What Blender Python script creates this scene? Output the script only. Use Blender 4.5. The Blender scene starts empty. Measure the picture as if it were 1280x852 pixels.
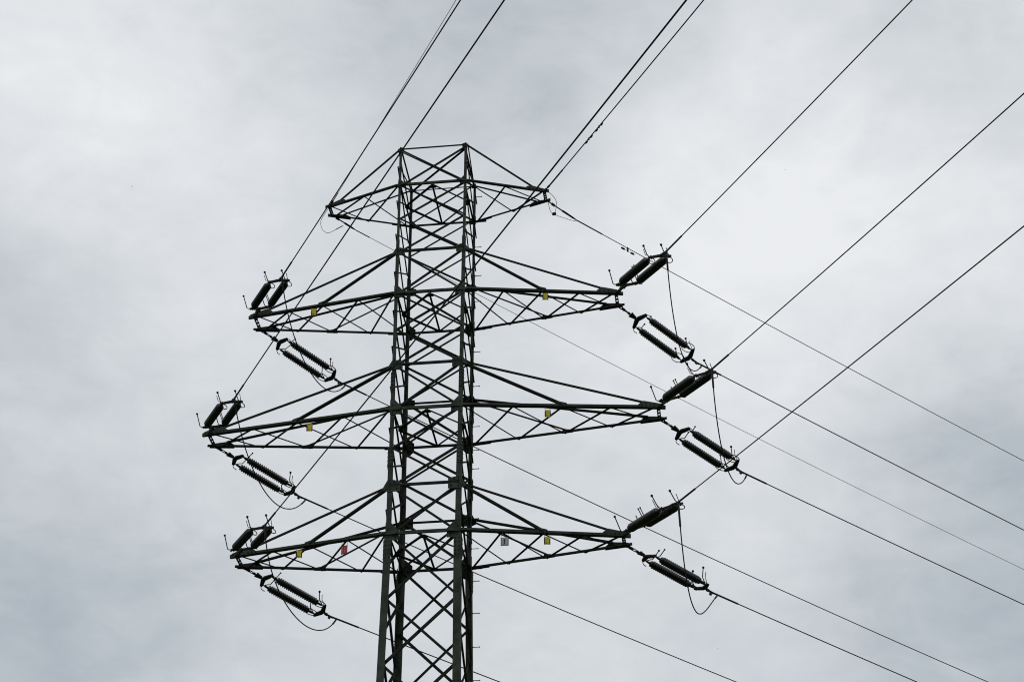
import bpy, math, random
from mathutils import Vector, Matrix
random.seed(7)

# ------------------------------------------------------------------ camera, sky, sun, exposure
scene = bpy.context.scene
COL = scene.collection
cam_data = bpy.data.cameras.new('camera')
cam_data.lens = 73.13
cam_data.sensor_width = 36.0
cam_data.clip_end = 6000.0
cam = bpy.data.objects.new('camera', cam_data)
cam.location = (8.4142, -51.3318, 1.6)
cam.rotation_euler = (math.pi / 2 + 0.571246, 0.0, 0.118032)
COL.objects.link(cam)
scene.camera = cam

SUN_EL, SUN_AZ = math.radians(48), math.radians(212)      # azimuth clockwise from +Y
world = bpy.data.worlds.new('World')
scene.world = world
world.use_nodes = True


def build_sky():
    nt = world.node_tree
    nt.nodes.clear()
    N, Lk = nt.nodes.new, nt.links.new

    def math_node(op, a, b=None, c=None, clamp=False):
        m = N('ShaderNodeMath'); m.operation = op; m.use_clamp = clamp
        for i, v in enumerate((a, b, c)):
            if v is None:
                continue
            if isinstance(v, (int, float)):
                m.inputs[i].default_value = v
            else:
                Lk(v, m.inputs[i])
        return m.outputs[0]
    tc = N('ShaderNodeTexCoord')
    direction = tc.outputs['Generated']
    # broad lighter and darker parts of the cloud cover: (direction, half width in degrees, amount)
    lobes = [((-0.3074, 0.7025, 0.6418), 3.4, 0.24), ((-0.325, 0.7718, 0.5465), 2.3, -0.24),
             ((-0.2764, 0.7617, 0.586), 2.6, 0.17), ((-0.3184, 0.8504, 0.419), 3.2, -0.30),
             ((-0.2489, 0.8424, 0.478), 2.8, 0.05), ((-0.1081, 0.75, 0.6525), 2.6, -0.27),
             ((-0.0287, 0.7581, 0.6515), 2.2, -0.14), ((0.0262, 0.8145, 0.5795), 4.2, 0.36),
             ((0.1125, 0.7631, 0.6365), 2.2, -0.05), ((0.1332, 0.8139, 0.5655), 2.2, 0.08),
             ((0.1378, 0.8651, 0.4823), 2.2, -0.20), ((0.123, 0.9107, 0.3943), 3.6, -0.34),
             ((-0.2174, 0.7967, 0.5639), 2.2, 0.06), ((0.0478, 0.8843, 0.4644), 3.0, -0.02)]
    total = 0.565
    # warp the direction a little so the broad shapes have ragged borders
    wn = N('ShaderNodeTexNoise'); wn.inputs['Scale'].default_value = 11.0; wn.inputs['Detail'].default_value = 5.0
    wn.inputs['Roughness'].default_value = 0.55
    Lk(direction, wn.inputs['Vector'])
    sub = N('ShaderNodeVectorMath'); sub.operation = 'SUBTRACT'; sub.inputs[1].default_value = (0.5, 0.5, 0.5)
    Lk(wn.outputs['Color'], sub.inputs[0])
    sc_ = N('ShaderNodeVectorMath'); sc_.operation = 'SCALE'; sc_.inputs['Scale'].default_value = 0.11
    Lk(sub.outputs[0], sc_.inputs[0])
    ad = N('ShaderNodeVectorMath'); ad.operation = 'ADD'
    Lk(direction, ad.inputs[0]); Lk(sc_.outputs[0], ad.inputs[1])
    nm = N('ShaderNodeVectorMath'); nm.operation = 'NORMALIZE'
    Lk(ad.outputs[0], nm.inputs[0])
    warped = nm.outputs[0]
    for d, deg, amt in lobes:
        dp = N('ShaderNodeVectorMath'); dp.operation = 'DOT_PRODUCT'
        dv = Vector(d).normalized(); dp.inputs[1].default_value = dv
        Lk(warped, dp.inputs[0])
        pos = math_node('MAXIMUM', dp.outputs['Value'], 0.0)
        pw = math_node('POWER', pos, 1.0 / math.radians(deg) ** 2)
        total = math_node('MULTIPLY_ADD', pw, amt * 1.25, total)
    # finer cloud texture, stretched along the horizon
    mp = N('ShaderNodeMapping'); mp.inputs['Scale'].default_value = (1.0, 1.0, 1.9)
    mp.inputs['Rotation'].default_value = (0.15, -0.25, 0.3)
    Lk(direction, mp.inputs['Vector'])
    for scale, amt, dist in ((9.0, 0.26, 0.6), (16.0, 0.46, 0.6), (38.0, 0.26, 0.4)):
        nz = N('ShaderNodeTexNoise'); nz.inputs['Scale'].default_value = scale
        nz.inputs['Detail'].default_value = 6.0; nz.inputs['Roughness'].default_value = 0.57
        nz.inputs['Distortion'].default_value = dist
        Lk(mp.outputs[0], nz.inputs['Vector'])
        c = math_node('SUBTRACT', nz.outputs['Fac'], 0.5)
        total = math_node('MULTIPLY_ADD', c, amt, total)
    ramp = N('ShaderNodeValToRGB')
    ramp.color_ramp.elements[0].position = 0.0; ramp.color_ramp.elements[0].color = (0.385, 0.440, 0.490, 1)
    ramp.color_ramp.elements[1].position = 1.0; ramp.color_ramp.elements[1].color = (0.850, 0.865, 0.885, 1)
    e = ramp.color_ramp.elements.new(0.5); e.color = (0.625, 0.660, 0.694, 1)
    Lk(total, ramp.inputs['Fac'])
    cloud = N('ShaderNodeBackground'); cloud.inputs['Strength'].default_value = 1.0
    Lk(ramp.outputs['Color'], cloud.inputs['Color'])
    sky = N('ShaderNodeTexSky'); sky.sky_type = 'NISHITA'; sky.sun_disc = False
    sky.sun_elevation = SUN_EL; sky.sun_rotation = SUN_AZ
    blue = N('ShaderNodeBackground'); blue.inputs['Strength'].default_value = 0.10
    Lk(sky.outputs['Color'], blue.inputs['Color'])
    mix = N('ShaderNodeMixShader'); mix.inputs['Fac'].default_value = 0.97
    Lk(blue.outputs[0], mix.inputs[1]); Lk(cloud.outputs[0], mix.inputs[2])
    out = N('ShaderNodeOutputWorld'); Lk(mix.outputs[0], out.inputs['Surface'])


build_sky()
sun_data = bpy.data.lights.new('sun', 'SUN')
sun_data.energy = 0.7
sun_data.angle = math.radians(25)
sun_data.color = (1.0, 0.97, 0.93)
sun = bpy.data.objects.new('sun', sun_data)
sun_dir = Vector((math.sin(SUN_AZ) * math.cos(SUN_EL), math.cos(SUN_AZ) * math.cos(SUN_EL), math.sin(SUN_EL)))
sun.rotation_euler = sun_dir.to_track_quat('Z', 'Y').to_euler()
COL.objects.link(sun)

vs = scene.view_settings
vs.view_transform = 'Standard'
vs.look = 'None'
vs.exposure = 0.0
vs.gamma = 1.0
vs.use_curve_mapping = False
scene.cycles.filter_width = 1.05

# ------------------------------------------------------------------ materials
def material(name, base, rough=0.6, metal=0.0, mottle=0.25, scale=6.0, spot=None, spec=0.15):
    m = bpy.data.materials.new(name)
    m.use_nodes = True
    nt = m.node_tree
    b = nt.nodes['Principled BSDF']
    b.inputs['Roughness'].default_value = rough
    b.inputs['Metallic'].default_value = metal
    b.inputs['Specular IOR Level'].default_value = spec
    tc = nt.nodes.new('ShaderNodeTexCoord')
    n = nt.nodes.new('ShaderNodeTexNoise')
    n.inputs['Scale'].default_value = scale
    n.inputs['Detail'].default_value = 6.0
    n.inputs['Roughness'].default_value = 0.6
    nt.links.new(tc.outputs['Object'], n.inputs['Vector'])
    r = nt.nodes.new('ShaderNodeValToRGB')
    lo = tuple(c * (1 - mottle) for c in base)
    hi = tuple(min(1.0, c * (1 + mottle)) for c in base)
    r.color_ramp.elements[0].position = 0.34; r.color_ramp.elements[0].color = (*lo, 1)
    r.color_ramp.elements[1].position = 0.66; r.color_ramp.elements[1].color = (*hi, 1)
    nt.links.new(n.outputs['Fac'], r.inputs['Fac'])
    col = r.outputs['Color']
    if spot:
        n2 = nt.nodes.new('ShaderNodeTexNoise')
        n2.inputs['Scale'].default_value = scale * 2.7; n2.inputs['Detail'].default_value = 8.0
        nt.links.new(tc.outputs['Object'], n2.inputs['Vector'])
        r2 = nt.nodes.new('ShaderNodeValToRGB')
        r2.color_ramp.elements[0].position = 0.60; r2.color_ramp.elements[0].color = (0, 0, 0, 1)
        r2.color_ramp.elements[1].position = 0.70; r2.color_ramp.elements[1].color = (1, 1, 1, 1)
        nt.links.new(n2.outputs['Fac'], r2.inputs['Fac'])
        mx = nt.nodes.new('ShaderNodeMix'); mx.data_type = 'RGBA'
        nt.links.new(r2.outputs['Color'], mx.inputs[0])
        nt.links.new(col, mx.inputs[6]); mx.inputs[7].default_value = (*spot, 1)
        col = mx.outputs[2]
    nt.links.new(col, b.inputs['Base Color'])
    return m


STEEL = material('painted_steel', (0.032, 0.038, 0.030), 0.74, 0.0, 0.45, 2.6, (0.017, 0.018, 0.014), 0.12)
SHADED_STEEL = material('shaded_painted_steel', (0.017, 0.020, 0.016), 0.8, 0.0, 0.30, 2.9, (0.013, 0.013, 0.011), 0.08)  # same steel paint with underside shade put into the colour, for bracing and rear members
BOLT = material('dark_bolt_heads', (0.012, 0.012, 0.011), 0.7, 0.0, 0.2, 9.0, None, 0.1)
ZINC = material('weathered_zinc', (0.022, 0.023, 0.023), 0.7, 0.0, 0.25, 9.0, None, 0.15)
GLAZE = material('dark_brown_glaze', (0.008, 0.0075, 0.007), 0.3, 0.0, 0.25, 7.0, None, 0.35)
WIRE = material('weathered_aluminium_strand', (0.016, 0.018, 0.019), 0.75, 0.0, 0.2, 4.0, None, 0.1)
EARTHW = material('grey_steel_strand', (0.040, 0.042, 0.043), 0.7, 0.0, 0.2, 4.0, None, 0.15)
YELLOW = material('faded_yellow_enamel', (0.42, 0.36, 0.025), 0.55, 0.0, 0.22, 14.0, (0.16, 0.13, 0.02))
RED = material('faded_red_enamel', (0.27, 0.020, 0.030), 0.55, 0.0, 0.2, 12.0)
PALE_RED = material('worn_pink_stripe', (0.36, 0.12, 0.13), 0.6, 0.0, 0.2, 12.0)
GREY = material('grey_enamel', (0.31, 0.305, 0.325), 0.55, 0.0, 0.15, 12.0)
INK = material('black_enamel', (0.012, 0.012, 0.012), 0.6, 0.0, 0.1, 9.0)
FEATHER = material('dark_feathers', (0.05, 0.05, 0.055), 0.8, 0.0, 0.2, 9.0)
CONCRETE = material('concrete', (0.30, 0.29, 0.27), 0.9, 0.0, 0.2, 5.0)
GRASS = material('meadow_grass', (0.055, 0.075, 0.028), 0.95, 0.0, 0.45, 0.35, (0.10, 0.085, 0.045))


# ------------------------------------------------------------------ mesh helpers
class MB:
    """collects vertices and faces and links them as ONE mesh object"""

    def __init__(self):
        self.v, self.f, self.s, self.m = [], [], [], []

    def add(self, verts, faces, smooth=False, slot=0):
        o = len(self.v)
        self.v += [tuple(p) for p in verts]
        self.f += [tuple(i + o for i in f) for f in faces]
        self.s += [smooth] * len(faces)
        self.m += [slot] * len(faces)

    def angle(self, P, Q, w1, w2, t, n1, n2, centre=True):
        """rolled L section from P to Q: flange 1 (width w1) lies along n1, flange 2 (width w2) along n2"""
        P, Q = Vector(P), Vector(Q)
        a = (Q - P).normalized()
        n1 = Vector(n1); n1 = (n1 - a * n1.dot(a)).normalized()
        n2 = Vector(n2); n2 = n2 - a * n2.dot(a); n2 = (n2 - n1 * n2.dot(n1)).normalized()
        prof = [(0, 0), (w1, 0), (w1, t), (t, t), (t, w2), (0, w2)]
        off = n1 * (-w1 / 2) if centre else Vector()
        vs_ = []
        for base in (P, Q):
            for x, y in prof:
                vs_.append(base + off + n1 * x + n2 * y)
        fs = [(i, (i + 1) % 6, 6 + (i + 1) % 6, 6 + i) for i in range(6)]
        fs += [(0, 3, 2, 1), (0, 5, 4, 3), (6, 7, 8, 9), (6, 9, 10, 11)]
        self.add(vs_, fs)
        return self

    def box(self, C, ax, ay, az, sx, sy, sz):
        C = Vector(C); ax, ay, az = Vector(ax).normalized() * sx / 2, Vector(ay).normalized() * sy / 2, Vector(az).normalized() * sz / 2
        vs_ = [C + ax * i + ay * j + az * k for i in (-1, 1) for j in (-1, 1) for k in (-1, 1)]
        self.add(vs_, [(0, 1, 3, 2), (4, 6, 7, 5), (0, 4, 5, 1), (2, 3, 7, 6), (0, 2, 6, 4), (1, 5, 7, 3)])
        return self

    def plate(self, pts, n, t):
        """flat plate: polygon pts thickened by t along n (centred)"""
        n = Vector(n).normalized() * t / 2
        k = len(pts)
        vs_ = [Vector(p) - n for p in pts] + [Vector(p) + n for p in pts]
        fs = [tuple(range(k))[::-1], tuple(range(k, 2 * k))] + [(i, (i + 1) % k, k + (i + 1) % k, k + i) for i in range(k)]
        self.add(vs_, fs)
        return self

    def tube(self, pts, r, sides=6, smooth=True):
        pts = [Vector(p) for p in pts]
        n = len(pts)
        rs = r if isinstance(r, (list, tuple)) else [r] * n
        t0 = (pts[1] - pts[0]).normalized()
        u = t0.orthogonal().normalized()
        vs_ = []
        for i, p in enumerate(pts):
            t = (pts[min(i + 1, n - 1)] - pts[max(i - 1, 0)]).normalized()
            u = (u - t * u.dot(t)).normalized()
            w = t.cross(u)
            for k in range(sides):
                a = 2 * math.pi * k / sides
                vs_.append(p + (u * math.cos(a) + w * math.sin(a)) * rs[i])
        fs = [(i * sides + k, i * sides + (k + 1) % sides, (i + 1) * sides + (k + 1) % sides, (i + 1) * sides + k)
              for i in range(n - 1) for k in range(sides)]
        self.add(vs_, fs, smooth)
        self.add(vs_[:sides], [tuple(range(sides))[::-1]])
        self.add(vs_[-sides:], [tuple(range(sides))])
        return self

    def lathe(self, P, axis, prof, sides=14, smooth=True, slot=0):
        """prof: list of (distance along axis, radius)"""
        P, a = Vector(P), Vector(axis).normalized()
        u = a.orthogonal().normalized(); w = a.cross(u)
        vs_ = []
        for d, r in prof:
            for k in range(sides):
                g = 2 * math.pi * k / sides
                vs_.append(P + a * d + (u * math.cos(g) + w * math.sin(g)) * r)
        n = len(prof)
        fs = [(i * sides + k, i * sides + (k + 1) % sides, (i + 1) * sides + (k + 1) % sides, (i + 1) * sides + k)
              for i in range(n - 1) for k in range(sides)]
        fs += [tuple(range(sides))[::-1], tuple(range((n - 1) * sides, n * sides))]
        self.add(vs_, fs, smooth, slot)
        return self

    def ball(self, C, r, sides=10):
        pr = [(-r * math.cos(math.pi * i / 6), max(1e-4, r * math.sin(math.pi * i / 6))) for i in range(7)]
        return self.lathe(C, (0, 0, 1), pr, sides)

    def bolt(self, C, n, r=0.014, h=0.014):
        return self.lathe(Vector(C), n, [(0, r), (h, r)], 6, False, 1)

    def build(self, name, mat, parent=None):
        me = bpy.data.meshes.new(name)
        me.from_pydata(self.v, [], self.f)
        me.materials.append(mat)
        if 1 in self.m:
            me.materials.append(BOLT)
        me.polygons.foreach_set('material_index', self.m)
        me.polygons.foreach_set('use_smooth', self.s)
        me.update()
        o = bpy.data.objects.new(name, me)
        COL.objects.link(o)
        if parent is not None:
            o.parent = parent
        return o


def tag(o, label, cat, group=None):
    o['label'] = label
    o['category'] = cat
    if group:
        o['group'] = group
    return o


def empty(name, label, cat, group=None, loc=(0, 0, 0)):
    o = bpy.data.objects.new(name, None)
    o.empty_display_size = 0.3
    o.location = loc
    COL.objects.link(o)
    return tag(o, label, cat, group)


def copy_tree(o, parent=None):
    c = o.copy(); COL.objects.link(c)
    if parent is not None:
        c.parent = parent
    for ch in list(o.children):
        copy_tree(ch, c)
    return c


# ------------------------------------------------------------------ ground
g = MB()
R, K = 4000.0, 48
g.add([(0, 0, 0)] + [(R * math.cos(2 * math.pi * i / K), R * math.sin(2 * math.pi * i / K), 0) for i in range(K)],
      [(0, 1 + i, 1 + (i + 1) % K) for i in range(K)])
ground = g.build('ground', GRASS)
ground['kind'] = 'structure'

# ------------------------------------------------------------------ the lattice tower
TOWER_LABEL = 'tall dark green steel lattice pylon with four tiers of cross-arms'
tower = empty('lattice_tower', TOWER_LABEL, 'pylon')
H = [41.4442, 37.5722, 33.5574, 29.5726]          # hanger levels
CH = [40.0708, 36.0570, 32.0570, 28.0507]         # cross-arm levels
ZB, ZT = CH[3], H[0]


def half(z):
    """half widths of the body at height z"""
    if z >= ZB:
        t = (z - ZB) / (ZT - ZB)
        return 0.9586 * (1 - t) + 1.0139 * t, 1.0637 * (1 - t) + 1.0179 * t
    if z >= 23.0:
        return 0.9586 + (ZB - z) * 0.0118, 1.0637 + (ZB - z) * 0.0318
    d = 23.0 - z
    return 1.0182 + d * 0.075, 1.2244 + d * 0.065


def legw(z):
    if z > 38.0: return 0.080
    if z > 33.0: return 0.105
    if z > 30.5: return 0.120
    if z > ZB: return 0.150
    return 0.205


def corner(sx, sy, z, off=0.0):
    hx, hy = half(z)
    return Vector((sx * (hx + off), sy * (hy + off), z))


LEVELS_LOW = [26.10, 24.15, 22.10, 19.80, 17.20, 14.30, 11.00, 7.30, 3.40, 0.35]
# legs: stacked rolled angles, thicker towards the ground
cuts = [H[0] + 0.03, 38.0, 33.0, 30.5, ZB, 23.0, 12.0, 0.25]
for sx in (-1, 1):
    for sy in (-1, 1):
        m = MB()
        for z1, z0 in zip(cuts[:-1], cuts[1:]):
            w = legw((z0 + z1) / 2)
            m.angle(corner(sx, sy, z0, w / 2), corner(sx, sy, z1, w / 2), w, w, 0.016, (-sx, 0, 0), (0, -sy, 0), False)
        # splice plates with bolts where the section changes
        for zc in (33.0, 30.5, 27.55, 23.3):
            w = legw(zc - 0.1)
            P = corner(sx, sy, zc, w / 2)
            C = P + Vector((-sx * w * 0.5, sy * 0.010, 0))
            m.box(C, (1, 0, 0), (0, 1, 0), (0, 0, 1), w * 0.94, 0.014, 0.62)
            for k in range(5):
                for q in (-0.25, 0.25):
                    m.bolt(C + Vector((q * w, sy * 0.007, -0.25 + k * 0.125)), (0, sy, 0), 0.020)
            C = P + Vector((sx * 0.010, -sy * w * 0.5, 0))
            m.box(C, (0, 1, 0), (1, 0, 0), (0, 0, 1), w * 0.94, 0.014, 0.62)
            for k in range(5):
                for q in (-0.25, 0.25):
                    m.bolt(C + Vector((sx * 0.007, q * w, -0.25 + k * 0.125)), (sx, 0, 0))
        m.build('leg', STEEL, tower)
        f = MB()
        P = corner(sx, sy, 0.0)
        f.lathe(P + Vector((0, 0, -0.5)), (0, 0, 1), [(0, 0.55), (0.85, 0.45), (0.9, 0.40)], 20, False)
        f.build('footing', CONCRETE, tower)

# nodes of the bracing
front_nodes = []
for i in range(4):
    front_nodes += [H[i], CH[i]]
    if i < 3:
        front_nodes.append((CH[i] + H[i + 1]) / 2)
front_nodes += LEVELS_LOW
side_nodes = [H[0]] + [(a + b) / 2 for a, b in zip(front_nodes[:-1], front_nodes[1:])] + [0.5]


def brace_w(z):
    return 0.052 if z > 37.5 else 0.060 if z > 33 else 0.066 if z > 29.5 else 0.070 if z > 27 else 0.076


def x_panel(a0, b0, a1, b1, nrm, w):
    """two crossing angles: a0 (top left) to b1, b0 (top right) to a1; one each side of the face"""
    m = MB()
    for P, Q, s in ((a0, b1, 1), (b0, a1, -1)):
        d = (Q - P).normalized()
        n1 = nrm.cross(d)
        e = d * 0.04
        m.angle(P - e + nrm * (0.016 * s), Q + e + nrm * (0.016 * s), w, w * 0.8, 0.010, n1 if n1.z > 0 else -n1, -nrm if s < 0 else nrm * 1.0)
    C = (a0 + b0 + a1 + b1) / 4
    m.bolt(C + nrm * 0.03, nrm, 0.016, 0.02)
    return m


for a, b in zip(front_nodes[:-1], front_nodes[1:]):
    for sy in (-1, 1):
        x_panel(corner(-1, sy, a), corner(1, sy, a), corner(-1, sy, b), corner(1, sy, b), Vector((0, sy, 0)), brace_w((a + b) / 2)).build('cross_brace', SHADED_STEEL, tower)
for a, b in zip(side_nodes[:-1], side_nodes[1:]):
    if a - b < 0.1:
        continue
    for sx in (-1, 1):
        x_panel(corner(sx, -1, a, 0.035), corner(sx, 1, a, 0.035), corner(sx, -1, b, 0.035), corner(sx, 1, b, 0.035), Vector((sx, 0, 0)), brace_w((a + b) / 2) * (0.88 if a > 30 else 1.0)).build('cross_brace', SHADED_STEEL, tower)


def bar(P, Q, w1, w2, n1, n2, name, parent, mat=None, t=0.010):
    return MB().angle(P, Q, w1, w2, t, n1, n2).build(name, mat or SHADED_STEEL, parent)


# horizontal struts and plan bracing
for i in range(4):
    for sy in (-1, 1):
        z = H[i]
        bar(corner(-1, sy, z) + Vector((-0.03, sy * (legw(z) / 2 + 0.028), 0)), corner(1, sy, z) + Vector((0.03, sy * (legw(z) / 2 + 0.028), 0)), 0.072 if i else 0.036, 0.06 if i else 0.032, (0, 0, 1), (0, -sy, 0), 'strut', tower)
    z = CH[i]
    sw = (0.075, 0.085, 0.09, 0.09)[i]
    for sy in (-1, 1):
        oy = sy * (legw(z) / 2 + 0.036)
        bar(corner(-1, sy, z) + Vector((-0.03, oy, 0)), corner(1, sy, z) + Vector((0.03 if sy < 0 else 0.38, oy, 0)), sw, 0.06, (0, 0, 1), (0, -sy, 0), 'strut', tower, STEEL if sy < 0 else SHADED_STEEL)
    for sx in (-1, 1):
        bar(corner(sx, -1, z - 0.02), corner(sx, 1, z - 0.02), 0.05, 0.05, (0, 0, 1), (-sx, 0, 0), 'strut', tower)
    hx, hy = half(z)
    zz = z - 0.03
    F, Bk, Lf, Rt = Vector((0, -hy, zz)), Vector((0, hy, zz)), Vector((-hx, 0, zz)), Vector((hx, 0, zz))
    for P, Q in ((F, Lf), (F, Rt), (Bk, Lf), (Bk, Rt)):
        d = (Q - P).normalized()
        bar(P, Q, 0.058, 0.045, Vector((-d.y, d.x, 0)), (0, 0, -1), 'plan_brace', tower)
    bar(F + Vector((0, 0, -0.02)), Bk + Vector((0, 0, -0.02)), 0.05, 0.045, (1, 0, 0), (0, 0, -1), 'plan_brace', tower)
    for S in (Lf, Rt, F, Bk):
        sgn = Vector((S.x, S.y, 0)).normalized()
        m = MB()
        tx = Vector((-sgn.y, sgn.x, 0))
        C = S - sgn * 0.06 + Vector((0, 0, -0.045))
        m.plate([C + tx * 0.13 + sgn * 0.05, C - tx * 0.13 + sgn * 0.05, C - tx * 0.10 - sgn * 0.07, C + tx * 0.10 - sgn * 0.07], (0, 0, 1), 0.012)
        for q in (-0.06, 0, 0.06):
            m.bolt(C + tx * q + Vector((0, 0, -0.02)), (0, 0, 1), 0.014, 0.03)
        m.build('gusset_plate', SHADED_STEEL, tower)
z = H[0] - 0.03
for sx in (-1, 1):
    bar(corner(sx, -1, z), corner(sx, 1, z), 0.05, 0.05, (0, 0, 1), (-sx, 0, 0), 'strut', tower)
for P, Q in ((corner(-1, -1, z - .02), corner(1, 1, z - .02)), (corner(1, -1, z - .05), corner(-1, 1, z - .05))):
    d = (Q - P).normalized()
    bar(P, Q, 0.05, 0.045, Vector((-d.y, d.x, 0)), (0, 0, -1), 'plan_brace', tower)

# gusset plates on the front and rear faces, at every level of every leg
for i in range(4):
    for lev, z in (('h', H[i]), ('c', CH[i])):
        for sx in (-1, 1):
            for sy in (-1, 1):
                w = legw(z + 0.01)
                s = (0.62, 0.85, 1.0, 1.12)[i]
                if i == 0 and lev == 'h':
                    s = 0.42
                P = corner(sx, sy, z, 0.0)
                yo = Vector((0, sy * (w / 2 + 0.016), 0))
                ix = -sx
                hgt = 0.19 * s
                if lev == 'c' and sy > 0 and i:
                    poly = [(-w / 2 - 0.01, -hgt * 1.7), (0.12 * s, -hgt * 1.7), (0.27 * s, -hgt * 0.8), (0.27 * s, 0.12 * s), (0.08 * s, 0.30 * s), (-w / 2 - 0.01, 0.30 * s)]
                elif lev == 'c':
                    poly = [(-w / 2 - 0.01, -hgt), (0.26 * s, -hgt), (0.26 * s, 0.06 * s), (0.06 * s, 0.30 * s), (-w / 2 - 0.01, 0.30 * s)]
                else:
                    poly = [(-0.20 * s, -0.13 * s), (-w / 2, -hgt), (0.26 * s, -hgt), (0.26 * s, 0.10 * s), (-w / 2 + 0.02, 0.17 * s)]
                pts = [P + Vector((ix * u, 0, v)) + yo for u, v in poly]
                m = MB().plate(pts, (0, 1, 0), 0.014)
                for (u, v) in ((0, -.6), (0, -.2), (0, .2), (0, .6), (.6, -.5), (.6, 0.1), (.35, .35)):
                    uu = u * 0.3 * s; vv = v * (0.2 * s)
                    m.bolt(P + Vector((ix * uu, sy * 0.007, vv)) + yo, (0, sy, 0), 0.023, 0.016)
                m.build('gusset_plate', STEEL if sy < 0 else SHADED_STEEL, tower)

# step bolts on the rear right leg
for z in (40.98, 39.04, 37.97, 37.02, 35.2, 33.99, 32.61, 31.81, 31.19, 30.41, 29.57, 28.61, 27.61, 26.63, 25.62, 24.64, 23.6, 22.6, 21.6):
    P = corner(1, 1, z, legw(z) / 2)
    m = MB().tube([P + Vector((-0.02, -0.03, 0)), P + Vector((0.185, -0.03, 0))], 0.011, 8)
    m.lathe(P + Vector((0.18, -0.03, 0)), (1, 0, 0), [(0, 0.019), (0.02, 0.019)], 8, False)
    m.lathe(P + Vector((0.0, -0.03, 0)), (1, 0, 0), [(0, 0.02), (0.016, 0.02)], 6, False)
    m.build('step_bolt', ZINC, tower)

# ------------------------------------------------------------------ cross-arms
TIP = {(0, -1): (-3.3603, 0.2324), (0, 1): (3.3689, 0.2412), (1, -1): (-5.4249, 0.3670), (1, 1): (5.4778, 0.3387),
       (2, -1): (-6.5212, 0.3557), (2, 1): (6.5747, 0.3463), (3, -1): (-5.4054, 0.3536), (3, 1): (5.4570, 0.2974)}


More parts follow.
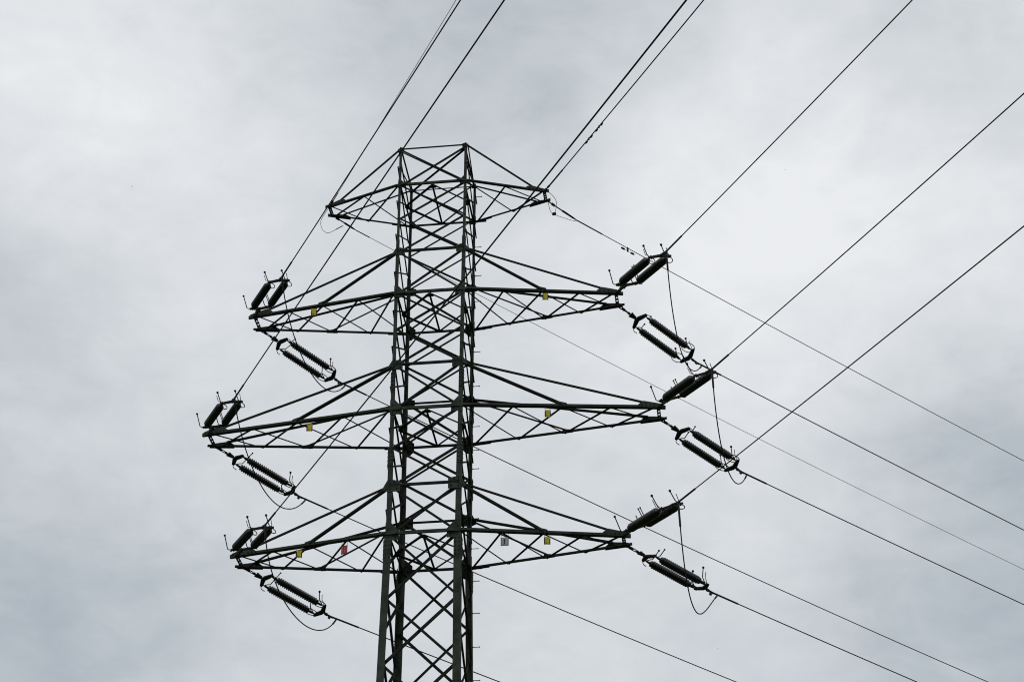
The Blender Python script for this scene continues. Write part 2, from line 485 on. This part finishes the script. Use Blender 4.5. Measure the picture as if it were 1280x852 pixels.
def cross_arm(i, s):
    tx, ty = TIP[(i, s)]
    z = CH[i]
    cw = (0.075, 0.100, 0.108, 0.108)[i]
    tips, roots = {}, {}
    arm = MB()
    # cross beam joining the two chord tips
    arm.angle((tx - s * 0.035, -ty - 0.05, z - 0.01), (tx - s * 0.035, ty + 0.05, z - 0.01), 0.055, 0.03, 0.012, (0, 0, 1), (-s, 0, 0))
    arm.angle((tx + s * 0.015, -ty - 0.05, z - 0.012), (tx + s * 0.015, ty + 0.05, z - 0.012), 0.055, 0.025, 0.012, (0, 0, 1), (s, 0, 0))
    for q in (-0.5, 0, 0.5):
        arm.box((tx - s * 0.010, q * ty, z), (1, 0, 0), (0, 1, 0), (0, 0, 1), 0.085, 0.05, 0.045)
    root = arm.build('cross_arm', STEEL, tower)
    for sy in (-1, 1):
        T = Vector((tx, sy * ty, z)); B = corner(s, sy, z) + Vector((0, sy * (legw(z) / 2 + 0.042), 0))
        d = (T - B).normalized()
        tips[sy], roots[sy] = T, B
        ext = 0.20 if i else 0.06
        m = MB()
        if sy < 0:
            m.angle(B - d * 0.25, T + d * ext, cw, cw * 0.6, 0.012, (0, 0, 1), (0, 1, 0))
            m.angle(B + d * 0.1 + Vector((0, -0.004, 0)), T + d * (ext * 0.2) + Vector((0, -0.004, 0)), cw * 0.92, cw * 0.55, 0.010, (0, 0, 1), (0, -1, 0))
        else:
            m.angle(B - d * 0.12, T + d * ext, cw * 0.78, cw * 0.66, 0.012, (0, 0, 1), (0, -1, 0))
            m.box(B + d * 0.30 + Vector((0, 0.012, -0.01)), d, Vector((-d.y, d.x, 0)), (0, 0, 1), 0.62, 0.014, cw * 0.9)   # splice
        m.build('chord', STEEL if sy < 0 else SHADED_STEEL, root)
        # tip gusset
        m = MB()
        wz = 0.10 if i else 0.055
        n = Vector((0, sy, 0))
        y0 = Vector((0, sy * 0.03, 0))
        pts = [T + d * 0.14 + Vector((0, 0, -0.06)), T + d * 0.14 + Vector((0, 0, 0.055)), T + Vector((0, 0, wz)),
               T - d * 0.42 + Vector((0, 0, wz + (0.075 if i else 0.06))), T - d * 0.58 + Vector((0, 0, 0.055)), T - d * 0.58 + Vector((0, 0, -0.055))]
        m.plate([p + y0 for p in pts], n, 0.014)
        for q in (-0.48, -0.36, -0.24, -0.12, 0, 0.1):
            m.bolt(T + d * q + y0 + n * 0.007 + Vector((0, 0, 0.015)), n, 0.021, 0.016)
        m.build('tip_plate', STEEL if sy < 0 else SHADED_STEEL, root)
        # hangers
        top = corner(s, sy, H[i]) + Vector((s * 0.06, sy * 0.05, -0.02))
        lw = (0.045, 0.048, 0.052, 0.052)[i] if sy < 0 else (0.056, 0.082, 0.088, 0.090)[i]
        tipz = T - d * 0.35 + Vector((0, sy * 0.012, wz + 0.03))
        hd = (tipz - top).normalized()
        n1 = Vector((0, sy, 0)).cross(hd)
        bar(top, tipz, lw, lw, n1 if n1.z > 0 else -n1, (0, -sy, 0), 'hanger', root)
        if i:
            midp = T + (B - T) * 0.485 + Vector((0, sy * 0.012, 0.04))
            hd = (midp - top).normalized(); n1 = Vector((0, sy, 0)).cross(hd)
            n1 = n1 if n1.z > 0 else -n1
            m = MB()
            hw_ = (0, 0.066, 0.074, 0.074)[i] * (1.0 if sy < 0 else 0.72)
            m.angle(top + Vector((0, 0, -0.05)), midp, hw_, hw_ * 0.8, 0.010, n1, (0, -sy, 0))
            if sy < 0:
                m.angle(top + Vector((0, sy * 0.014, -0.05)), midp + Vector((0, sy * 0.014, 0)), hw_, hw_ * 0.7, 0.010, n1, (0, sy, 0))
            m.build('hanger', SHADED_STEEL, root)
            m = MB()
            C = midp + Vector((0, sy * 0.026, 0))
            m.plate([C - d * 0.17 + Vector((0, 0, -0.07)), C + d * 0.17 + Vector((0, 0, -0.07)), C + d * 0.12 + Vector((0, 0, 0.03)), C - d * 0.14 + Vector((0, 0, 0.09))], (0, sy, 0), 0.012)
            for q in (-0.1, 0, 0.1):
                m.bolt(C + d * q + Vector((0, sy * 0.006, -0.03)), (0, sy, 0), 0.015, 0.014)
            m.build('gusset_plate', STEEL if sy < 0 else SHADED_STEEL, root)
    # lacing in the plane of the chords
    npan = 2 if i == 0 else 4
    fr = [0.035, 0.5, 0.985] if i == 0 else [0.03, 0.245, 0.487, 0.735, 0.985]
    rr = [0.035, 0.46, 0.97] if i == 0 else [0.03, 0.255, 0.50, 0.745, 0.985]
    for k in range(npan):
        for (sa, fa, sb, fb) in ((-1, fr[k], 1, rr[k + 1]), (1, rr[k], -1, fr[k + 1])):
            P = tips[sa] + (roots[sa] - tips[sa]) * fa
            Q = tips[sb] + (roots[sb] - tips[sb]) * fb
            dz = -0.035 if sa < 0 else -0.055
            d = (Q - P).normalized()
            bar(P + Vector((0, 0, dz)), Q + Vector((0, 0, dz)), 0.042 if i else 0.040, 0.038, Vector((-d.y, d.x, 0)), (0, 0, -1 if sa < 0 else 1), 'lacing_bar', root, None, 0.008)


for i in range(4):
    for s in (-1, 1):
        cross_arm(i, s)

# ------------------------------------------------------------------ insulator strings
AZF, AZR = 0.48, 0.8166
# conductor clamps, slope and sag of every wire, droop of the jumpers
CL={
  ('f', 0, -1) : (-3.1525, -0.6315, 39.9943) ,
  ('f', 1, -1) : (-3.9187, -3.2601, 35.4246) ,
  ('f', 2, -1) : (-5.0284, -3.223, 31.4509) ,
  ('f', 3, -1) : (-3.8816, -3.2804, 27.4082) ,
  ('f', 0, 1) : (3.5767, -0.6403, 39.9943) ,
  ('f', 1, 1) : (7.0954, -3.4459, 35.2503) ,
  ('f', 2, 1) : (8.1652, -3.4014, 31.313) ,
  ('f', 3, 1) : (7.0877, -3.4198, 27.3132) ,
  ('r', 0, -1) : (-2.7044, 0.8486, 39.8728) ,
  ('r', 1, -1) : (-3.321, 2.3437, 35.2497) ,
  ('r', 2, -1) : (-4.3642, 2.3823, 31.3321) ,
  ('r', 3, -1) : (-3.2482, 2.3804, 27.35) ,
  ('r', 0, 1) : (4.2435, 1.0629, 39.8188) ,
  ('r', 1, 1) : (7.6653, 2.3939, 35.1833) ,
  ('r', 2, 1) : (8.791, 2.4286, 31.3426) ,
  ('r', 3, 1) : (7.7282, 2.4214, 27.5072) ,
}
WI={
  ('f', 0, -1) : (0.1311, 0.00053) ,
  ('f', 1, -1) : (0.16738, 0.00056) ,
  ('f', 2, -1) : (0.15166, -0.00018) ,
  ('f', 3, -1) : (0.14622, 0.00032) ,
  ('f', 0, 1) : (0.15657, 0.00057) ,
  ('f', 1, 1) : (0.14445, 0.00049) ,
  ('f', 2, 1) : (0.13841, 0.00059) ,
  ('f', 3, 1) : (0.1265, 0.00026) ,
  ('r', 0, -1) : (0.11718, 0.00073) ,
  ('r', 1, -1) : (0.11381, 0.0008) ,
  ('r', 2, -1) : (0.1038, 0.00096) ,
  ('r', 3, -1) : (0.08123, 0.00056) ,
  ('r', 0, 1) : (0.1043, 0.0006) ,
  ('r', 1, 1) : (0.09405, 0.0004) ,
  ('r', 2, 1) : (0.07834, 0.00044) ,
  ('r', 3, 1) : (0.08326, 0.0006) ,
}
JP={
  (1, -1) : (1.892, 1.919, 0.174, 0.297) ,
  (2, -1) : (1.846, 1.926, 0.238, 0.314) ,
  (3, -1) : (1.916, 1.781, 0.064, 0.276) ,
  (1, 1) : (3.247, 2.172, 0.09, 0.441) ,
  (2, 1) : (3.182, 2.092, 0.033, 0.419) ,
  (3, 1) : (3.959, 1.825, 0.107, 0.477) ,
}

ARM_NAME = {1: 'second cross-arm from top', 2: 'third cross-arm from top', 3: 'lowest cross-arm'}
SIDE = {-1: 'left', 1: 'right'}


def run(fam):
    """horizontal unit direction of a span (f: towards the viewer, r: away) and its cross direction"""
    if fam == 'f':
        return Vector((math.sin(AZF), -math.cos(AZF), 0)), Vector((math.cos(AZF), math.sin(AZF), 0))
    return Vector((math.sin(AZR), math.cos(AZR), 0)), Vector((-math.cos(AZR), math.sin(AZR), 0))


def smooth_curve(P, n=8):
    P = [Vector(p) for p in P]
    Q = [P[0] * 2 - P[1]] + P + [P[-1] * 2 - P[-2]]
    out = []
    for a, b, c, d in zip(Q[:-3], Q[1:-2], Q[2:-1], Q[3:]):
        for k in range(n):
            t = k / n
            out.append(0.5 * ((b * 2) + (c - a) * t + (a * 2 - b * 5 + c * 4 - d) * t * t + (b * 3 - a - c * 3 + d) * t ** 3))
    out.append(P[-1])
    return out


def make_string(L, shed, sep, fam):
    """double tension string along local +X, from the cross-arm tip (0) to the conductor clamp (L)"""
    root = empty('insulator_string', 'x', 'insulator')
    X, Y, Z = Vector((1, 0, 0)), Vector((0, 1, 0)), Vector((0, 0, 1))
    y1 = 0.70 if fam == 'r' else 0.62            # first yoke apex
    # chain of shackles and links
    m = MB()
    m.box((0.02, 0, 0), X, Y, Z, 0.10, 0.05, 0.09)
    m.tube([(0.0, 0.035, 0), (0.14, 0.035, 0), (0.17, 0, 0), (0.14, -0.035, 0), (0.0, -0.035, 0)], 0.020, 7)
    m.lathe((0.14, 0, 0), X, [(0, 0.02), (0.02, 0.042), (0.12, 0.042), (0.14, 0.02)], 10)
    m.tube([(0.26, 0, 0.03), (0.36, 0, 0.03), (0.38, 0, 0), (0.36, 0, -0.03), (0.26, 0, -0.03)], 0.015, 7)
    m.lathe((0.37, 0, 0), X, [(0, 0.02), (0.02, 0.038), (0.08, 0.038), (0.10, 0.02)], 10)
    m.build('link_chain', ZINC, root)
    m = MB().plate([(y1 - 0.22, -0.085, 0), (y1 - 0.22, 0.085, 0), (y1 - 0.02, 0.04, 0), (y1 - 0.02, -0.04, 0)], Z, 0.05)
    for q in (-0.05, 0.05):
        m.bolt((y1 - 0.17, q, 0.015), Z, 0.018, 0.03)
    m.build('adjusting_plate', ZINC, root)
    h = sep / 2

    def yoke(x0, d):
        pts = [(x0, -0.075, 0), (x0, 0.075, 0), (x0 + d * 0.115, h + 0.075, 0), (x0 + d * 0.175, h + 0.075, 0), (x0 + d * 0.175, h - 0.05, 0),
               (x0 + d * 0.12, 0, 0), (x0 + d * 0.175, -h + 0.05, 0), (x0 + d * 0.175, -h - 0.075, 0), (x0 + d * 0.115, -h - 0.075, 0)]
        mm = MB()
        mm.plate(pts, Z, 0.05)
        for q in (-h, 0, h):
            mm.bolt((x0 + d * (0.14 if q else 0.05), q, 0.02), Z, 0.022, 0.03)
            mm.bolt((x0 + d * (0.14 if q else 0.05), q, -0.05), Z, 0.022, 0.03)
        mm.build('yoke_plate', ZINC, root)
    yoke(y1, 1)
    y2 = L - (0.21 if fam == 'r' else 0.29)
    yoke(y2, -1)
    xa, xb = y1 + 0.19, y2 - 0.19
    n = int(round((xb - xa - 0.37) / 0.072))
    for sgn in (-1, 1):
        # ribbed porcelain rod
        core = shed * 0.69
        prof = [(0.14, 0.030), (0.17, 0.034)]
        p = (xb - xa - 0.37) / n
        for k in range(n):
            x = 0.185 + k * p
            big = shed * (0.82 if k in (0, n - 1) else 1.0)
            prof += [(x, core), (x + p * 0.20, big * 0.93), (x + p * 0.32, big), (x + p * 0.46, big * 0.96), (x + p * 0.72, core)]
        prof += [(xb - xa - 0.17, 0.034), (xb - xa - 0.14, 0.030)]
        ins = MB().lathe((xa, sgn * h, 0), X, prof, 16).build('insulator', GLAZE, root)
        for x, dd in ((xa - 0.03, 1), (xb + 0.03, -1)):
            c = MB().lathe((x, sgn * h, 0), X * dd, [(0, 0.015), (0.06, 0.017), (0.10, 0.030), (0.185, 0.036), (0.20, 0.03)], 12)
            c.build('end_cap', ZINC, ins)
    # arcing horns at the tower end
    if fam == 'f':
        MB().tube([(xa + 0.02, -h, 0), (xa - 0.02, -h - 0.13, 0.0), (xa - 0.03, -h - 0.17, 0.03), (xa - 0.05, -h - 0.19, 0.42)], 0.0145, 7).ball((xa - 0.05, -h - 0.19, 0.43), 0.034).build('arcing_horn', ZINC, root)
        for q in (0.0, 0.12):
            MB().tube([(xa + 0.10 + q, h - 0.02, 0.02), (xa + 0.12 + q, h - 0.05, 0.16), (xa + 0.10 + q, h - 0.08, 0.44)], 0.0125, 7).ball((xa + 0.10 + q, h - 0.08, 0.44), 0.024).build('arcing_horn', ZINC, root)
        MB().tube([(xa + 0.02, h, 0), (xa + 0.05, h - 0.14, 0.0), (xa + 0.08, h - 0.17, 0.04), (xa + 0.06, h - 0.19, 0.30)], 0.0145, 7).build('arcing_horn', ZINC, root)
    else:
        MB().tube([(xa + 0.02, h, 0), (xa + 0.12, h - 0.03, 0.08), (xa + 0.20, h - 0.03, 0.13), (xa + 0.33, h - 0.05, 0.46)], 0.0145, 7).ball((xa + 0.33, h - 0.05, 0.46), 0.030).build('arcing_horn', ZINC, root)
        MB().tube([(xa + 0.02, -h, 0), (xa + 0.10, -h + 0.04, 0.06), (xa + 0.16, -h + 0.05, 0.10), (xa + 0.26, -h + 0.04, 0.36)], 0.0145, 7).ball((xa + 0.26, -h + 0.04, 0.36), 0.026).build('arcing_horn', ZINC, root)
    for sgn in (-1, 1):          # short open hooks beside each cap
        y = sgn * h
        MB().tube([(xa + 0.0, y, 0), (xa - 0.02, y + sgn * 0.09, -0.03), (xa + 0.04, y + sgn * 0.12, -0.06), (xa + 0.13, y + sgn * 0.10, -0.09)], 0.012, 6).build('arcing_horn', ZINC, root)
        # line end: upright rod with a ball and a curved racket round the last sheds
        MB().tube([(xb - 0.02, y, 0.02), (xb - 0.10, y, 0.10), (xb - 0.15, y, 0.16), (xb - 0.20, y - 0.02, 0.41)], 0.0145, 7).ball((xb - 0.20, y - 0.02, 0.42), 0.036).build('arcing_horn', ZINC, root)
        for side in ((1,) if fam == 'f' else (-1, 1)):
            qy, qz = (0.80, -0.60) if fam == 'f' else (side * 0.95, 0.30 * side)
            arc = []
            for du, dr_ in ((0.03, 0.0), (0.045, 0.07), (0.02, 0.13), (-0.05, 0.175), (-0.14, 0.19), (-0.22, 0.165), (-0.26, 0.12), (-0.25, 0.085)):
                arc.append((xb + du, y + qy * dr_, qz * dr_))
            MB().tube(smooth_curve(arc, 4), 0.0125, 6).build('grading_horn', ZINC, root)
        MB().tube([(xb + 0.02, y, 0.02), (xb - 0.02, y + sgn * 0.05, 0.08), (xb - 0.10, y + sgn * 0.07, 0.12), (xb - 0.13, y + sgn * 0.08, 0.30)], 0.010, 6).build('arcing_horn', ZINC, root)
    # clamp
    m = MB()
    m.tube([(y2 - 0.03, 0, 0), (y2 + 0.06, 0, 0)], 0.024, 8)
    m.box((y2 + 0.08, 0, 0), X, Y, Z, 0.09, 0.055, 0.07)
    m.lathe((y2 + 0.11, 0, 0), X, [(0, 0.02), (0.03, 0.032), (0.17, 0.030), (0.22, 0.02)], 10)
    m.box((y2 + 0.20, 0, -0.05), X, Y, Z, 0.07, 0.035, 0.10)
    m.build('dead_end_clamp', ZINC, root)
    return root


SHED = {'f': 0.120, 'r': 0.114}
SEP = {'f': 0.53, 'r': 0.455}
LEN = {'f': 3.42, 'r': 3.08}
ROLL = {('f', 1, -1): .32, ('f', 2, -1): .29, ('f', 3, -1): .26, ('f', 1, 1): .28, ('f', 2, 1): .38, ('f', 3, 1): .42,
        ('r', 1, -1): .20, ('r', 2, -1): .06, ('r', 3, -1): .20, ('r', 1, 1): .36, ('r', 2, 1): .18, ('r', 3, 1): -.16}
for fam in 'fr':
    proto = make_string(LEN[fam], SHED[fam], SEP[fam], fam)
    first = True
    for i in (1, 2, 3):
        for s in (-1, 1):
            o = proto if first else copy_tree(proto)
            first = False
            tx, ty = TIP[(i, s)]
            A = Vector((tx, -ty if fam == 'f' else ty, CH[i]))
            Cp = Vector(CL[(fam, i, s)])
            ax = (Cp - A); ln = ax.length; ax.normalize()
            hdir, cr = run(fam)
            cr = (cr - ax * cr.dot(ax)).normalized()
            up = ax.cross(cr).normalized()
            ph = ROLL[(fam, i, s)] * (1 if fam == 'f' else -1)
            y = cr * math.cos(ph) + up * math.sin(ph)
            zax = ax.cross(y)
            k = ln / LEN[fam]
            M = Matrix(((ax.x, y.x, zax.x, A.x), (ax.y, y.y, zax.y, A.y), (ax.z, y.z, zax.z, A.z), (0, 0, 0, 1)))
            o.matrix_world = M @ Matrix.Scale(k, 4)
            if fam == 'f':
                tag(o, 'double insulator string rising above the %s tip of the %s' % (SIDE[s], ARM_NAME[i]), 'insulator', 'insulator strings rising above the cross-arm tips')
            else:
                tag(o, 'ribbed double insulator string sloping down below the %s tip of the %s' % (SIDE[s], ARM_NAME[i]), 'insulator', 'insulator strings hanging below the cross-arm tips')

# ------------------------------------------------------------------ cables
def wire_points(P, d, slope, k, length):
    pts, t = [], 0.0
    while t < length:
        pts.append(P + d * t + Vector((0, 0, -slope * t + k * t * t)))
        t += 0.5 if t < 4 else 2.0
    return pts


for (fam, i, s), (slope, k) in WI.items():
    d, cr = run(fam)
    P = Vector(CL[(fam, i, s)])
    pts = wire_points(P, d, slope, k, 74.0 if fam == 'f' else 150.0)
    side = SIDE[s]
    if i == 0:
        tx, ty = TIP[(0, s)]
        A = Vector((tx, -ty if fam == 'f' else ty, CH[0]))
        r = {('f', -1): 0.0075, ('f', 1): 0.018, ('r', -1): 0.0092, ('r', 1): 0.013}[(fam, s)]
        root = MB().tube(pts, r, 6).build('earth_wire', EARTHW if s < 0 else WIRE)
        e = (P - A).normalized()
        m = MB().tube([A, A + (P - A) * 0.5], 0.020, 8).lathe(A + (P - A) * 0.5, e, [(0, 0.02), (0.04, 0.034), ((P - A).length * 0.35, 0.030), ((P - A).length * 0.5, r)], 10)
        m.box(A + (P - A) * 0.22, e, (0, 0, 1), e.cross(Vector((0, 0, 1))), 0.12, 0.07, 0.05)
        m.build('dead_end_clamp', ZINC, root)
        sl = 1.1 if s > 0 else 0.5
        MB().tube(wire_points(P, d, slope, k, 1e-3) + [p for p in wire_points(P, d, slope, k, sl + 0.4)[1:]], r + 0.008, 7).build('armour_sleeve', ZINC, root)
        if fam == 'f':
            tag(root, ('hair-thin' if s < 0 else 'thin') + ' earth wire climbing from the %s tip of the topmost cross-arm to the top edge' % side, 'cable', 'earth wires')
        else:
            tag(root, ('faint' if s < 0 else 'thin') + ' earth wire descending from the %s tip of the topmost cross-arm' % side, 'cable', 'earth wires')
    else:
        root = MB().tube(pts, 0.0165 if fam == 'f' else 0.0175, 6).build('power_cable', WIRE)
        MB().tube(wire_points(P, d, slope, k, 1.1), 0.026, 8).build('armour_sleeve', ZINC, root)
        if fam == 'f':
            tag(root, 'power cable climbing away from insulators over the %s tip of the %s' % (side, ARM_NAME[i]), 'cable', 'power cables of the near span')
        else:
            tag(root, 'power cable descending from insulators below the %s tip of the %s' % (side, ARM_NAME[i]), 'cable', 'power cables of the far span')

for (i, s), (d1, d2, a1, a2) in JP.items():
    dr, _ = run('r')
    Pa = Vector(CL[('f', i, s)]) + Vector((0, 0, -0.12))
    Pb = Vector(CL[('r', i, s)]) + dr * 0.22 + Vector((0, 0, -0.05))
    hv = Pb - Pa
    C1 = Pa + Vector((hv.x * a1, hv.y * a1, -d1))
    C2 = Pb - Vector((hv.x * a2, hv.y * a2, d2))
    pts = []
    for q in range(41):
        u = q / 40
        pts.append(Pa * (1 - u) ** 3 + C1 * (3 * (1 - u) ** 2 * u) + C2 * (3 * (1 - u) * u * u) + Pb * u ** 3)
    root = MB().tube([Pa + Vector((0, 0, 0.12))] + pts, 0.0165, 7).build('jumper_cable', WIRE)
    tag(root, 'slack jumper cable looping beneath the %s tip of the %s' % (SIDE[s], ARM_NAME[i]), 'cable', 'jumper cables below the cross-arm tips')
    MB().tube(pts[-3:] + [Pb + Vector((0, 0, 0.05))], 0.026, 8).build('terminal_lug', ZINC, root)
    MB().tube([Pa + Vector((0, 0, 0.12))] + pts[:3], 0.028, 8).build('terminal_lug', ZINC, root)


for s in (-1, 1):
    tx, ty = TIP[(0, s)]
    T = Vector((tx, ty, CH[0]))
    dr, _ = run('r')
    if s > 0:
        pts = [(0.02, -0.45, 0.06), (0.08, -0.15, 0.19), (0.17, 0.0, 0.20), (0.30, 0.05, -0.02), (0.28, 0.10, -0.30), (0.22, 0.15, -0.46), (0.11, 0.12, -0.33), (0.06, 0.08, -0.10), (0.04, 0.02, 0.02)]
    else:
        pts = [(-0.02, -0.40, 0.02), (-0.19, -0.10, 0.06), (-0.35, 0.0, -0.19), (-0.31, 0.05, -0.46), (-0.14, 0.10, -0.60), (0.06, 0.16, -0.47), (0.20, 0.30, -0.27), (0.28, 0.40, -0.14)]
    loop = MB().tube(smooth_curve([T + Vector(p) for p in pts]), 0.008, 6).build('bonding_loop', EARTHW)
    tag(loop, 'thin wire loop curling round the %s tip of the topmost cross-arm' % SIDE[s], 'wire loop', 'wire loops at the topmost cross-arm tips')
    if s > 0:
        lead = [T + Vector((0.22, 0.15, -0.46)), T + Vector((0.45, 0.35, -0.44)), T + Vector((0.75, 0.72, -0.32)), Vector(CL[('r', 0, 1)]) + Vector((0, 0, -0.01))]
        MB().tube(smooth_curve(lead), 0.008, 6).build('lead', EARTHW, loop)
        MB().lathe(T + Vector((0.16, 0.12, -0.46)), (1, 0, 0.1), [(0, 0.03), (0.03, 0.05), (0.10, 0.05), (0.13, 0.03)], 10).build('connector', ZINC, loop)
    else:
        MB().tube([T + Vector((0.10, 0.20, -0.41)), T + Vector((0.26, 0.37, -0.17))], 0.015, 7).build('connector', ZINC, loop)


def damper(fam, t, label, lift=-0.10):
    d, cr = run(fam)
    slope, k = WI[(fam, 0, 1)]
    P = Vector(CL[(fam, 0, 1)]) + d * t + Vector((0, 0, -slope * t + k * t * t))
    tan = (d + Vector((0, 0, -slope))).normalized()
    root = empty('vibration_damper', label, 'damper', 'dumbbell dampers on the right earth wire', P)
    MB().box((0, 0, lift / 2), tan, cr, (0, 0, 1), 0.05, 0.035, abs(lift) + 0.05).build('clamp', ZINC, root)
    MB().tube([tan * -0.24 + Vector((0, 0, lift)), tan * 0.24 + Vector((0, 0, lift))], 0.007, 6).build('messenger', ZINC, root)
    for q in (-1, 1):
        MB().lathe(tan * (q * 0.12) + Vector((0, 0, lift)), tan * q, [(0, 0.022), (0.03, 0.034), (0.12, 0.030), (0.15, 0.015)], 10).build('weight', ZINC, root)


damper('r', 2.02, 'small dumbbell damper under earth wire beside insulators of second cross-arm from top', -0.11)
damper('f', 3.06, 'small dumbbell damper on climbing right earth wire, nearer to the pylon', -0.03)
damper('f', 3.82, 'small dumbbell damper on climbing right earth wire, farther from the pylon', -0.03)


# ------------------------------------------------------------------ plates hung below the near chords
def hung_plate(kind, P, dz, label):
    cz = -dz - 0.055
    grp = 'yellow plates under the cross-arms' if kind == 'yellow' else None
    root = empty('hanging_plate', label, 'sign', grp, P)
    w, hh = {'yellow': (0.165, 0.235), 'red': (0.185, 0.26), 'grey': (0.215, 0.255)}[kind]
    yaw = {'yellow': 0.12, 'red': -0.25, 'grey': 0.02}[kind]
    rz = Matrix.Rotation(yaw, 3, 'Z')
    X, Y, Z = rz @ Vector((1, 0, 0)), rz @ Vector((0, 1, 0)), Vector((0, 0, 1))
    C = Vector((0, -0.07, cz))
    mats = {'yellow': YELLOW, 'red': RED, 'grey': GREY}
    pl = MB().box(C, X, Y, Z, w, 0.006, hh).build('plate', mats[kind], root)
    for q in (-1, 1):
        MB().tube([C + X * (q * w * 0.45) + Z * (hh * 0.46), Vector((C.x, C.y, 0)) + X * (q * w * 0.45) + Z * -0.02, Vector((C.x, C.y + 0.07, 0.0)) + X * (q * w * 0.45)], 0.006, 6).build('hanger_wire', ZINC, root)
    f = -0.0055                                     # marks stand on the front of the plate

    def mark(u, v, a, b, mat, name):
        MB().box(C + X * u + Y * f + Z * v, X, Y, Z, a, 0.004, b).build(name, mat, pl)
    if kind == 'yellow':
        mark(-w * 0.44, -0.02, 0.030, hh * 0.80, INK, 'edge_strip')
        mark(w * 0.45, -0.03, 0.028, hh * 0.74, INK, 'edge_strip')
        mark(-w * 0.12, -hh * 0.30, 0.045, 0.018, INK, 'worn_mark')
    elif kind == 'red':
        for u in (-0.28, 0.02, 0.30):
            mark(u * w, 0.0, 0.020, hh * 0.78, PALE_RED, 'stripe')
        mark(0, hh * 0.48, w, 0.010, INK, 'edge_strip')
    else:
        m = MB()
        m.box(C + Y * f, X, Y, Z, 0.026, 0.004, 0.15)
        m.box(C + Y * (f - 0.0003) + X * -0.010 + Z * -0.066, X, Y, Z, 0.052, 0.004, 0.016)
        m.box(C + Y * (f - 0.0006) + X * -0.018 + Z * 0.055, (X + Z), Y, Z - X, 0.036, 0.004, 0.014)
        m.build('numeral', INK, pl)
        for q in (-1, 1):
            mark(q * w * 0.47, 0, 0.016, hh, INK, 'edge_strip')
        mark(0, -hh * 0.475, w * 0.90, 0.018, INK, 'edge_strip')


for i, s, P, dz in ((1, -1, (-3.510, -0.72, 36.057), 0.215), (1, 1, (3.410, -0.72, 36.057), 0.215), (2, -1, (-3.415, -0.80, 32.057), 0.25),
                    (2, 1, (3.450, -0.80, 32.057), 0.258), (3, -1, (-3.515, -0.72, 28.051), 0.235), (3, 1, (3.388, -0.71, 28.051), 0.232)):
    hung_plate('yellow', P, dz, 'yellow plate hung under the %s half of the %s' % (SIDE[s], ARM_NAME[i]))
hung_plate('red', (-2.199, -0.93, 28.051), 0.29, 'red striped plate hung under the lowest cross-arm')
hung_plate('grey', (2.241, -0.90, 28.051), 0.288, 'grey plate with numeral 1 hung under the lowest cross-arm')


# ------------------------------------------------------------------ birds far off
def bird(P, yaw, bank, size, label):
    m = MB()
    m.lathe((-0.5, 0, 0), (1, 0, 0), [(0, 0.01), (0.12, 0.06), (0.35, 0.11), (0.65, 0.12), (0.85, 0.08), (0.95, 0.03)], 10)
    for q in (-1, 1):
        m.plate([(0.18, q * 0.05, 0.03), (0.22, q * 0.45, 0.16), (0.02, q * 1.0, 0.10), (-0.08, q * 0.9, 0.10), (-0.02, q * 0.45, 0.14), (-0.10, q * 0.05, 0.03)], (0, 0, 1), 0.03)
    m.plate([(-0.40, 0.04, 0), (-0.40, -0.04, 0), (-0.75, -0.14, 0), (-0.66, 0.0, 0), (-0.75, 0.14, 0)], (0, 0, 1), 0.02)
    o = m.build('bird', FEATHER)
    o.location = P
    o.rotation_euler = (bank, 0.0, yaw)
    o.scale = (size,) * 3
    tag(o, label, 'bird', 'tiny birds high in the sky')


bird((-38.46, 80.25, 104.13), -0.3, 0.5, 0.14, 'tiny dark bird in open sky beyond the topmost cross-arm, away from all cables')
bird((16.1, 118.06, 129.68), 0.2, 0.3, 0.12, 'tiny faint bird in bright sky between two climbing power cables')
bird((6.05, 161.72, 97.38), 1.2, 0.3, 0.12, 'tiny faint bird low in the sky under the lowest descending cables')
